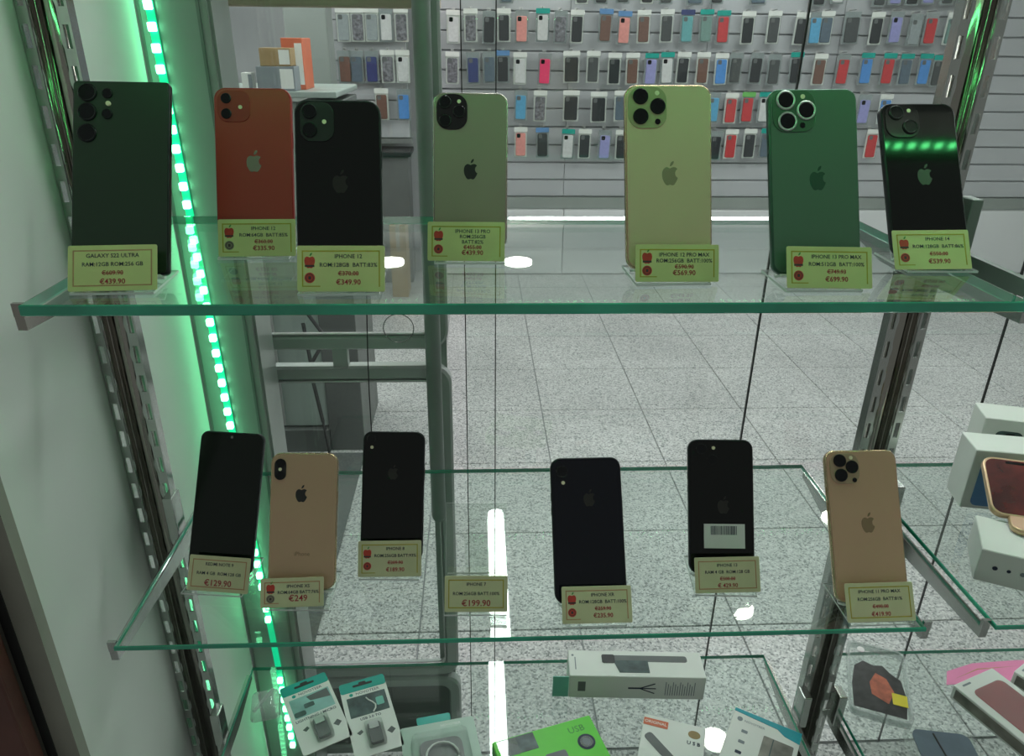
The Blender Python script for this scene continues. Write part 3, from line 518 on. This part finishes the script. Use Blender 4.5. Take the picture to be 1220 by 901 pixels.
ROWS = [  # (hook-row words, image y of the pack's middle, [(image x, colour, header, wide)])
('topmost', -15, [(603, 'slate', '', 0), (693, 'dark grey', 'w', 0), (717, 'black', '', 0), (743, 'dark grey', '', 0), (773, 'black', 'w', 0), (795, 'dark grey', '', 0), (829, 'slate', '', 1), (855, 'black', '', 0), (905, 'slate', '', 1), (977, 'black', '', 0), (1000, 'white', '', 0), (1050, 'dark grey', '', 0), (1070, 'lavender', '', 0), (1090, 'black', '', 0), (1110, 'lavender', '', 0), (1132, 'dark grey', '', 0), (1150, 'black', '', 0)]),
('second', 33, [(540, 'white', 'w', 0), (560, 'marbled', 'w', 0), (583, 'black', '', 0), (601, 'black', 'w', 0), (622, 'salmon pink', '', 0), (647, 'white', 't', 0), (668, 'marbled', '', 0), (687, 'black', 'w', 0), (721, 'brown', 'b', 0), (743, 'salmon pink', 'b', 0), (767, 'brown', 'w', 0), (794, 'dark grey', 'w', 0), (819, 'turquoise', 'n', 0), (842, 'sage green', 't', 0), (862, 'red', 't', 0), (890, 'black', 'w', 0), (922, 'dark grey', 'w', 0), (955, 'black', 'w', 0), (971, 'sky blue', '', 0), (985, 'slate', 'w', 0), (1014, 'dark grey', '', 1), (1043, 'black', 'w', 0), (1067, 'lavender', '', 0), (1089, 'clear grey', '', 0), (1109, 'red', '', 0), (1133, 'sage green', 'w', 0), (1158, 'red', '', 0)]),
('third', 82, [(538, 'marbled', 'w', 0), (563, 'navy', '', 0), (583, 'slate', '', 0), (600, 'black', 'b', 0), (619, 'white', 'w', 0), (648, 'hot pink', '', 0), (681, 'black', 'w', 1), (707, 'dark grey', 'w', 0), (731, 'black', 'w', 0), (753, 'brown', 'w', 0), (775, 'lavender', 't', 0), (794, 'white', 't', 0), (813, 'black', 'w', 0), (836, 'brown', 'w', 0), (858, 'blue', 'w', 0), (877, 'dark grey', '', 0), (900, 'black', '', 0), (921, 'dark grey', '', 0), (948, 'black', 't', 0), (975, 'brown', 'w', 0), (1003, 'red', '', 0), (1031, 'blue', 't', 0), (1058, 'red', 't', 0), (1079, 'slate', 't', 0), (1100, 'blue', 't', 0), (1117, 'dark grey', 't', 0), (1139, 'white', 't', 0), (1156, 'dark grey', '', 0)]),
('fourth', 128, [(621, 'sky blue', '', 0), (644, 'marbled', 'w', 0), (680, 'black', 'w', 1), (713, 'black', 'w', 1), (739, 'slate', 'w', 0), (849, 'sky blue', '', 0), (870, 'red', 'w', 0), (890, 'red', 'g', 0), (910, 'white', 't', 0), (1029, 'lavender', '', 0), (1053, 'blue', 'w', 0), (1135, 'white', 'g', 0)]),
('lowest', 172, [(621, 'salmon pink', 'w', 0), (647, 'black', 'b', 0), (676, 'white', 't', 0), (697, 'black', 'w', 0), (721, 'lavender', '', 0), (741, 'black', 'w', 0), (852, 'black', '', 0), (871, 'red', 'w', 0), (893, 'black', 'w', 0), (912, 'slate', 't', 0), (1038, 'red', 'w', 0)]),
]
hook_me = MB().tube((0, 0, 0), (0, -.10, .004), .003, 6).quadbox(-.012, .012, -.002, 0, -.012, .012).mesh('hook', 'silver')
_pk = {}
def pack_parts(col, hdr, wide):
    k = (col, hdr, wide)
    if k in _pk: return _pk[k]
    w = .108 if wide else .088; h = .190
    P = [('clear_sleeve', slab(w, h, .006, -.004, .012, .002, 0, 0, 3).mesh('clear_sleeve', 'clear_plastic')),
         ('backing_card', slab(w-.006, h-.006, .004, .003, .005, .0005, 0, 0, 2).mesh('backing_card', 'white_card' if hdr in ('w',) else 'case_clear_grey')),
         ('phone_case', slab(w-.024, h-.046, .009, -.010, .0028, .003, 0, -.012, 4).mesh('phone_case', 'case_'+col.replace(' ', '_'))),
         ('camera_opening', slab(.024, .026, .006, -.0108, -.009, .0004, -(w-.024)/2+.018, .044, 3).mesh('camera_opening', 'lens_black' if col in ('white', 'salmon pink', 'lavender', 'hot pink') else 'grey_plastic'))]
    if HD[hdr]: P.append(('header_card', slab(w, .03, .004, -.0065, -.0035, .0008, 0, h/2-.012, 2).mesh('header_card', HD[hdr])))
    _pk[k] = P; return P
def hang(x, y, Yp, col, hdr, wide, label, group, owner, wallY, rz):
    p = atY(x, y, Yp)
    t = thing('phone_case_pack', label, 'phone case', T(p.x, Yp, p.z) @ Matrix.Rotation(rz, 4, 'Y'), group)
    for nm, me in pack_parts(col, hdr, wide): obj(nm, me, t)
    hk = obj('hook', hook_me, owner); hk.matrix_world = T(p.x, wallY, p.z+.101)
for rw, yy, L in ROWS:
    for i, (x, col, hdr, wide) in enumerate(L):
        nb = [L[j][1] for j in (i-1, i+1) if 0 <= j < len(L)]
        lab = '%s phone case, %s pack, by %s, %s hook row' % (col, HW_[hdr], ' and '.join(nb), rw)
        hang(x+random.uniform(-1, 1), yy+(x-800)*.006+random.uniform(-1.5, 1.5), 5.125, col, hdr, wide, lab, 'phone case packs on the slat wall', wb, 5.196, random.uniform(-.03, .03))
# packs on the short rack
for rw, yy, L in (('upper', 30, [(409, 'clear grey', 'w'), (426, 'marbled', 'w'), (443, 'clear grey', 'w'), (460, 'white', ''), (478, 'marbled', 'w')]), ('middle', 80, [(411, 'brown', ''), (425, 'slate', ''), (443, 'navy', ''), (462, 'marbled', 'w'), (480, 'white', 'w')]), ('lower', 125, [(455, 'brown', 'w'), (481, 'blue', '')])):
    for i, (x, col, hdr) in enumerate(L):
        nb = [L[j][1] for j in (i-1, i+1) if 0 <= j < len(L)]
        hang(x, yy, 5.03, col, hdr, 0, '%s phone case, %s pack by %s, short rack %s row' % (col, HW_[hdr], ' and '.join(nb), rw), 'packs on the short slat rack', rk, 5.084, 0)

# ================================================================== LOWEST SHELF
Z3 = SZ[2]
def flat(label, name, cat, x, y, a, z=Z3, group=None, tilt=0): return thing(name, label, cat, T(x, y, z+.0004) @ Rz(math.radians(a)) @ Matrix.Rotation(tilt, 4, 'X'), group)
def card(poly, z0, z1): return ext_z(poly, z0, z1)
def R2(x0, x1, y0, y1, r=.001, n=2): return rr(x1-x0, y1-y0, r, n, (x0+x1)/2, (y0+y1)/2)
# two hang-tab adapter cards
def adapter_card(x, y, a, label, w, h, title, lines, photo, art):
    t = flat(label, 'adapter_card', 'package', x, y, a, group='hang tab adapter cards'); H = h/2; Wd = w/2
    obj('card', ext_z(rr(w, h, .004, 4), 0, .0012).mesh('card', 'white_card'), t)
    top = obj('header', ext_z(R2(-Wd, Wd, H-.021, H, .004, 3), .0012, .0016).mesh('header', 'teal'), t)
    mb = ext_z(R2(-.016, .016, H-.0125, H-.008, .002, 3), .0016, .0018); ext_z(R2(-.006, .006, H-.0095, H-.0045, .003, 4), .0016, .00185, mb); obj('hang_hole', mb.mesh('hang_hole', 'slot_dark'), top)
    tm = text_mesh('NOVOTEER', .0072, 'ink_dark', False); o = place('brand_text', tm, t, .005, H-.0265, .0013)
    obj('brand_mark', ext_z(circ(.003, 16, -.021, H-.0265), .0012, .0015).mesh('brand_mark', 'teal'), t)
    ph = obj('photo', ext_z(R2(-Wd+.007, Wd-.005, H-.072, H-.032), .0012, .0014).mesh('photo', photo), t)
    if art == 0:
        obj('printed_device', card([(-.004, H-.036), (.03, H-.034), (.031, H-.052), (.0, H-.046)], .0014, .0016).mesh('printed_device', 'grey_plastic'), ph)
        obj('printed_device', card(R2(-.012, .004, H-.058, H-.049, .002), .0014, .0016).mesh('printed_device', 'photo_dark'), ph); obj('printed_device', card(R2(-.03, -.012, H-.07, H-.06, .003), .0014, .0016).mesh('printed_device', 'photo_dark'), ph)
    else:
        obj('printed_cable', MB().path([(.006+.006*math.sin(k*.9), H-.07+k*.0062, .0016) for k in range(6)], .0012, 6).mesh('printed_cable', 'white_card'), ph)
        obj('printed_device', card(R2(.014, .026, H-.060, H-.044, .002), .0014, .0016).mesh('printed_device', 'teal_pale'), ph)
    for q, (s_, sz, zz) in enumerate(lines):
        me = text_mesh(s_, sz, 'ink_dark', False, bold=.0001); place('text_line', me, t, 0, H-.078-zz, .0013)
    ad = obj('adapter', ext_z(R2(-.009, .010, -H+.016, -H+.052, .003, 3), .0012, .007).mesh('adapter', 'grey_plastic'), t)
    obj('plug', ext_z(R2(-.0065, .0075, -H+.040, -H+.053, .001), .004, .0085).mesh('plug', 'silver'), ad)
    obj('blister', ext_z(R2(-.013, .014, -H+.011, -H+.056, .004, 3), .0012, .0095).mesh('blister', 'clear_plastic'), t)
    obj('diagram', card([(-.026, -H+.045), (-.018, -H+.049), (-.016, -H+.044), (-.022, -H+.040)], .0012, .0014).mesh('diagram', 'grey_plastic'), t); obj('diagram', card([(.018, -H+.034), (.026, -H+.040), (.031, -H+.033), (.024, -H+.027)], .0012, .0014).mesh('diagram', 'grey_plastic'), t)
adapter_card(-.2597, .8492, 27.5, 'white adapter card with teal hang tab by the green light strip', .075, .141, '', [('LIGHTNING / MICRO', .0068, 0), ('adapter', .0042, .009)], 'photo_teal', 0)
adapter_card(-.1730, .8412, 19, 'white adapter card with teal hang tab and dark cable photo', .073, .146, '', [('USB 3.0 TO', .0066, 0)], 'photo_dark', 1)
# clear blister
mat('blister_pale', (.42, .56, .48), .4, noise=(30, .05))
t = flat('clear blister pack of earphones with pale teal hang tab', 'blister_pack', 'package', -.054, .744, 10.7); w, h = .113, .16
obj('backing_card', ext_z(rr(w, h, .004, 4), 0, .0012).mesh('backing_card', 'blister_pale'), t); obj('hang_tab', ext_z(R2(-.030, .022, h/2, h/2+.014, .003, 3), .0, .0011).mesh('hang_tab', 'teal'), t)
obj('clear_shell', MB().loft([[(x, y, z) for x, y in rr(w-.026-2*i, h-.03-2*i, .01, 4, 0, -.008)] for i, z in ((0, .0012), (.002, .016), (.006, .020))]).mesh('clear_shell', 'clear_plastic'), t)
obj('inner_tray', ext_z(rr(w-.05, h-.06, .012, 4, 0, -.004), .0013, .006).mesh('inner_tray', 'grey_plastic'), t)
obj('coiled_cord', MB().path([(.024*math.cos(a), .012+.024*math.sin(a), .0085+.0004*k) for k, a in enumerate([2*math.pi*j/18 for j in range(18)])], .0017, 6).mesh('coiled_cord', 'white_card', True), t)
place('brand_text', text_mesh('NOVOTEER', .006, 'white_card', False), t, .02, h/2-.008, .0013)
# green box
t = flat('bright green accessory box with black framed window and round badge', 'green_box', 'package', .1057, .7242, 16.3); w, h = .1545, .12; zt = .03
obj('carton', MB().loft([[(x, y, z) for x, y in rr(w-2*i, h-2*i, .002, 2)] for i, z in ((0, 0), (0, zt-.001), (.001, zt))]).mesh('carton', 'pack_green'), t)
obj('side_panel', box(-w/2-.0005, -w/2, -h/2+.002, h/2-.002, .002, zt-.002).mesh('side_panel', 'pack_green_dark'), t)
wn = obj('window', ext_z(R2(-w/2+.008, -w/2+.062, h/2-.03, h/2-.002), zt, zt+.0004).mesh('window', 'photo_dark'), t); obj('window_film', ext_z(R2(-w/2+.006, -w/2+.035, h/2-.031, h/2-.003), zt+.0004, zt+.0008).mesh('window_film', 'film'), wn)
place('lettering', text_mesh('USB', .015, 'pack_green_dark', False), t, .048, h/2-.018, zt+.0004)
b = obj('round_badge', ext_z(circ(.013, 28, .054, h/2-.042), zt, zt+.0005).mesh('round_badge', 'ink_dark'), t); obj('badge_face', ext_z(circ(.0095, 28, .054, h/2-.042), zt+.0005, zt+.0008).mesh('badge_face', 'film'), b); obj('badge_core', ext_z(circ(.006, 20, .054, h/2-.042), zt+.0008, zt+.001).mesh('badge_core', 'grey_box'), b)
obj('printed_device', ext_z(R2(-.012, .02, h/2-.062, h/2-.044, .004, 3), zt, zt+.0005).mesh('printed_device', 'grey_plastic'), t)
# white USB box
t = flat('white box with orange label and printed black stick', 'usb_box', 'package', .2738, .7406, -19.4); w, h = .0918, .12; zt = .02
obj('carton', MB().loft([[(x, y, z) for x, y in rr(w-2*i, h-2*i, .002, 2)] for i, z in ((0, 0), (0, zt-.001), (.001, zt))]).mesh('carton', 'box_white'), t)
lb = obj('orange_label', ext_z(R2(-w/2+.0005, -w/2+.037, h/2-.020, h/2-.007), zt, zt+.0004).mesh('orange_label', 'orange_red'), t); place('lettering', text_mesh('ORIGINAL', .0072, 'white_card', False), lb, -w/2+.0185, h/2-.0135, zt+.0006)
obj('gold_seal', ext_z([(.030+.009*math.cos(a), h/2-.018+.007*math.sin(a)) for a in [2*math.pi*k/20 for k in range(20)]], zt, zt+.0004).mesh('gold_seal', 'cardboard'), t)
place('lettering', text_mesh('U S B', .0085, 'ink_dark', False, bold=.0002), t, .030, h/2-.034, zt+.0004)
st = rr(.014, .085, .005, 4); ca, sa = math.cos(.85), math.sin(.85)
obj('printed_stick', ext_z([(-.006+x*ca-y*sa, -.004+x*sa+y*ca) for x, y in st], zt, zt+.0006).mesh('printed_stick', 'grey_plastic'), t)
# teal-top pack
t = flat('white pack with teal blue top strip and wooden photo beside the upright', 'cable_pack', 'package', .4020, .7370, -31.8); w, h = .0986, .13; zt = .02
obj('carton', MB().loft([[(x, y, z) for x, y in rr(w-2*i, h-2*i, .002, 2)] for i, z in ((0, 0), (0, zt-.001), (.001, zt))]).mesh('carton', 'box_white'), t)
obj('top_strip', ext_z([(-w/2, h/2), (w/2, h/2), (w/2, h/2-.022), (w/2-.022, h/2-.018), (w/2-.034, h/2-.010), (-w/2, h/2-.006)][::-1], zt, zt+.0005).mesh('top_strip', 'teal_blue'), t)
pf = obj('photo', ext_z(R2(.0, .043, -.05, .034, .002), zt, zt+.0005).mesh('photo', 'wood_photo'), t)
for k in range(3): obj('photo_plank', ext_z(R2(.001+k*.014, .0135+k*.014, -.049, .033), zt+.0005, zt+.0007).mesh('photo_plank', 'wood_photo'), pf)
obj('photo_shadow', ext_z(R2(.0135, .015, -.049, .033), zt+.0007, zt+.0009).mesh('photo_shadow', 'photo_dark'), pf)
obj('brand_mark', ext_z(circ(.004, 16, -w/2+.011, h/2-.018), zt, zt+.0005).mesh('brand_mark', 'grey_box'), t); place('brand_text', text_mesh('NOVOTEER', .0058, 'grey_box', False), t, -w/2+.033, h/2-.019, zt+.0003)
for k in range(3): obj('icon', ext_z(R2(-w/2+.018, -w/2+.027, .024-k*.020, .029-k*.020, .001), zt, zt+.0005).mesh('icon', 'grey_box' if k < 2 else 'ink_dark'), t)
# selfie stick box
t = thing('selfie_stick_box', 'long white box printed with a folding selfie stick and teal end flap', 'package', T(.2490, .8860, Z3+.0004) @ Rz(math.radians(-3.3)))
w, d, h = .216, .055, .046
obj('carton', MB().loft([[(x, y, z) for x, y in rr(w-2*i, d-2*i, .0015, 2)] for i, z in ((0, 0), (0, h-.001), (.001, h))]).mesh('carton', 'box_white'), t)
obj('end_flap', box(-w/2-.026, -w/2-.0008, -d/2+.001, -d/2+.0022, .0, h*.92).mesh('end_flap', 'teal_pale'), t)
pr = obj('printed_stick', ext_z(R2(-w/2+.058, w/2-.024, .004, .017, .004, 3), h, h+.0004).mesh('printed_stick', 'grey_plastic'), t)
obj('printed_grip', ext_z([(-w/2+.072, .006), (-w/2+.080, -.019), (w/2-.088, -.019), (w/2-.088, .006)][::-1], h, h+.0006).mesh('printed_grip', 'photo_dark'), pr)
obj('printed_clamp', ext_z(R2(-w/2+.054, -w/2+.075, .0, .018, .003, 3), h+.0004, h+.0008).mesh('printed_clamp', 'black_matte'), pr)
obj('side_mark', ext_z(R2(-w/2+.010, -w/2+.0115, -.014, .012), h, h+.0003).mesh('side_mark', 'grey_box'), t); obj('side_mark', ext_z(circ(.002, 12, -w/2+.007, .016), h, h+.0003).mesh('side_mark', 'grey_box'), t)
yb = -d/2-.0004
icn = obj('icon_sketch', box(-w/2+.014, -w/2+.026, yb, -d/2, .014, .034).mesh('icon_sketch', 'grey_plastic'), t)
tr = MB()
for a_ in (0, .35, -.35): tr.tube((.004, yb, .022), (.030*math.cos(a_)-.0+.0, yb, .022+.030*math.sin(a_)), .0008, 6)
tr.quadbox(-.014, .006, yb, -d/2, .0205, .0235); obj('tripod_sketch', tr.mesh('tripod_sketch', 'ink_dark'), t)
ln_ = MB()
for k in range(13): ln_.quadbox(.045+k*.0038, .0462+k*.0038, yb, -d/2, .008, .036-.004*(k % 3))
obj('small_print', ln_.mesh('small_print', 'grey_box'), t)
# small white package stub beside the strip
t = flat('small clear folded plastic bag beside the green light strip', 'plastic_bag', 'bag', -.338, .86, 12); obj('film', MB().loft([[(x, y, z) for x, y in rr(.045-2*i, .05-2*i, .008, 3)] for i, z in ((0, 0), (.003, .014), (.012, .019))]).mesh('film', 'film', True), t); obj('fold', MB().tube((-.015, -.02, .018), (.013, .018, .019), .003, 6).mesh('fold', 'film'), t)

# ================================================================== RIGHT BAY
Zr = SZ[1]
def phone_box(x, y, a, w, d, h, label, printed):
    t = thing('phone_box', label, 'box', T(x, y, Zr+.0004) @ Rz(math.radians(a)), 'white phone boxes in the right bay')
    obj('base_tray', MB().loft([[(px+w/2, py+d/2, z) for px, py in rr(w-.001, d-.001, .0015, 2)] for z in (0, h*.12)]).mesh('base_tray', 'box_white'), t)
    obj('lid', MB().loft([[(px+w/2, py+d/2, z) for px, py in rr(w-2*i, d-2*i, .0015, 2)] for i, z in ((0, h*.125), (0, h-.001), (.001, h))]).mesh('lid', 'box_white'), t)
    if printed:
        for k, (cx, cz, pw, ph_, m) in enumerate(printed):
            p = obj('printed_phone', ext_y(rr(pw, ph_, .008, 4, cx, cz), -.0005, -.0001).mesh('printed_phone', m), t)
            obj('printed_camera', ext_y(rr(pw*.42, pw*.42, .004, 3, cx+pw*.05, cz+ph_/2-pw*.3), -.0008, -.0005).mesh('printed_camera', 'lens_black'), p)
    return t
phone_box(.716, .900, -17, .17, .052, .10, 'white phone box printed with dark phones standing behind another box', [(.035, .045, .035, .075, 'photo_dark'), (.085, .045, .035, .075, 'grey_plastic')])
phone_box(.660, .828, -12, .17, .052, .09, 'white phone box printed with a blue phone', [(.028, .042, .034, .074, 'blue_print')])
b3 = phone_box(.586, .680, -27, .13, .076, .044, 'low white box with a row of small dark marks on its side', None)
for k in range(3): obj('side_mark', ext_y(circ(.0028 if k != 1 else .0022, 14, .018+k*.014, .022), -.0005, -.0001).mesh('side_mark', 'ink_dark' if k < 2 else 'grey_box'), b3)
zt3 = Zr+.0004+.044
P0 = atZ(1189, 612, zt3); fy = -.47; ux, uy = math.cos(fy), math.sin(fy)
t = thing('smartphone', 'gold backed phone lying flat on the low white box', 'phone', T(P0.x+ux*.036+.02*-uy, P0.y+uy*.036+.02*ux-.02, zt3+.0004) @ Rz(fy))
obj('body', MB().loft([[(x, y+.03, z) for x, y in rr(.074-2*i, .15-2*i, .0115, 6)] for i, z in ((.001, 0), (0, .0012), (0, .007), (.001, .008))]).mesh('body', 'gold_metal', True), t)
obj('back_cover', ext_z(rr(.071, .147, .010, 6, 0, .03), .008, .0083).mesh('back_cover', 'back_11'), t); obj('camera_bump', ext_z(rr(.028, .028, .007, 4, -.018, .085), .0083, .0096).mesh('camera_bump', 'bump_11'), t)
P1 = atZ(1182, 612, zt3+.0085)
t = thing('smartphone', 'gold framed phone with red reflection painted on screen leaning on the printed blue box', 'phone', pose(P1.x+.038*math.cos(-.3), P1.y+.038*math.sin(-.3), zt3+.0086, -.30, 1.12, 0))
obj('body', slab(.076, .088, .014, 0, .0082, .0014, 0, .044).mesh('body', 'gold_metal', True), t); obj('screen', slab(.070, .082, .012, -.0003, .0004, .0002, 0, .044).mesh('screen', 'screen_red_reflection'), t); obj('notch', slab(.022, .004, .0018, -.0005, -.0002, .0001, 0, .081).mesh('notch', 'black_gloss'), t)
# lower right cases
t = flat('clear phone case pack printed with black and red lava', 'phone_case_pack', 'phone case', .650, .872, -23); w, h = .088, .155
obj('clear_case', MB().loft([[(x, y, z) for x, y in rr(w-2*i, h-2*i, .012, 5)] for i, z in ((.001, 0), (0, .002), (0, .010), (.001, .011))]).mesh('clear_case', 'clear_plastic'), t)
O = lambda i, z: [(x, y, z) for x, y in rr(w-2*i, h-2*i, .012, 5)]
obj('rim', MB().loft([O(-.0015, .0), O(-.0015, .0125), O(.002, .0125), O(.002, .0), O(-.0015, .0)], cap=(False, False)).mesh('rim', 'film'), t)
lv = obj('lava_print', ext_z([(-.040, -.07), (.036, -.07), (.040, -.03), (.034, .01), (.018, .022), (.008, .035), (-.006, .030), (-.022, .036), (-.036, .02), (-.041, -.02)], .0112, .0116).mesh('lava_print', 'lava_black'), t)
obj('glowing_patch', ext_z([(-.012, -.035), (.012, -.048), (.022, -.02), (.012, .006), (-.004, .014), (-.014, -.01)], .0116, .0118).mesh('glowing_patch', 'lava_red'), lv)
obj('yellow_sticker', ext_z(R2(.018, .040, -.046, -.022), .0119, .0123).mesh('yellow_sticker', 'yellow_sticker'), t); obj('camera_hole', ext_z(circ(.006, 18, -.024, .062), .0112, .0125).mesh('camera_hole', 'silver'), t)
t = flat('dark blue grey phone case in a clear shell on the low right shelf', 'phone_case_pack', 'phone case', .675, .695, -10); w, h = .098, .16
obj('clear_shell', MB().loft([[(x, y, z) for x, y in rr(w-2*i, h-2*i, .012, 5)] for i, z in ((.001, 0), (0, .002), (0, .014), (.002, .016))]).mesh('clear_shell', 'clear_plastic'), t)
cs = obj('phone_case', ext_z(rr(w-.016, h-.018, .012, 5), .0161, .0185).mesh('phone_case', 'case_slate'), t); obj('crease', MB().tube((-.01, .066, .0185), (.004, -.06, .0185), .0014, 6).mesh('crease', 'black_matte'), cs)
def case_box(x, y, a, label, m):
    t = flat(label, 'case_box', 'box', x, y, a, z=Z3+.0012, group='white boxes with phone cases'); w, h, zt = .092, .175, .026
    obj('carton', MB().loft([[(px, py, z) for px, py in rr(w-2*i, h-2*i, .002, 2)] for i, z in ((0, 0), (0, zt-.001), (.001, zt))]).mesh('carton', 'box_white'), t)
    wn = obj('window', ext_z(rr(w-.026, h-.034, .010, 5, .002, -.004), zt, zt+.0005).mesh('window', m), t); obj('window_film', ext_z(rr(w-.026, h-.034, .010, 5, .002, -.004), zt+.0008, zt+.0011).mesh('window_film', 'clear_plastic'), wn)
    obj('side_art', box(-w/2-.0005, -w/2, -h/2+.006, h/2-.006, .004, zt-.004).mesh('side_art', 'wood_photo'), t)
    obj('small_print', ext_z(R2(-w/2+.012, -w/2+.03, h/2-.009, h/2-.006), zt, zt+.0004).mesh('small_print', 'grey_box'), t)
case_box(.8290, .778, 21, 'white box with a red phone case behind its window', 'red_case'); case_box(.955, .815, 30, 'white box with a dark case beside the red case box', 'grey_plastic')
t = flat('pink paper card lying behind the white case boxes', 'paper_card', 'card', .868, .893, 6); obj('sheet', ext_z([(-.105, -.014), (-.085, .012), (-.03, .022), (.05, .018), (.2, .0), (.2, -.04), (.05, -.025)][::-1], 0, .0008).mesh('sheet', 'pink_paper'), t)
obj('printed_line', ext_z([(-.08, -.004), (-.03, .01), (.04, .006), (-.03, .008)][::-1], .0008, .001).mesh('printed_line', 'ink_border_red'), t)
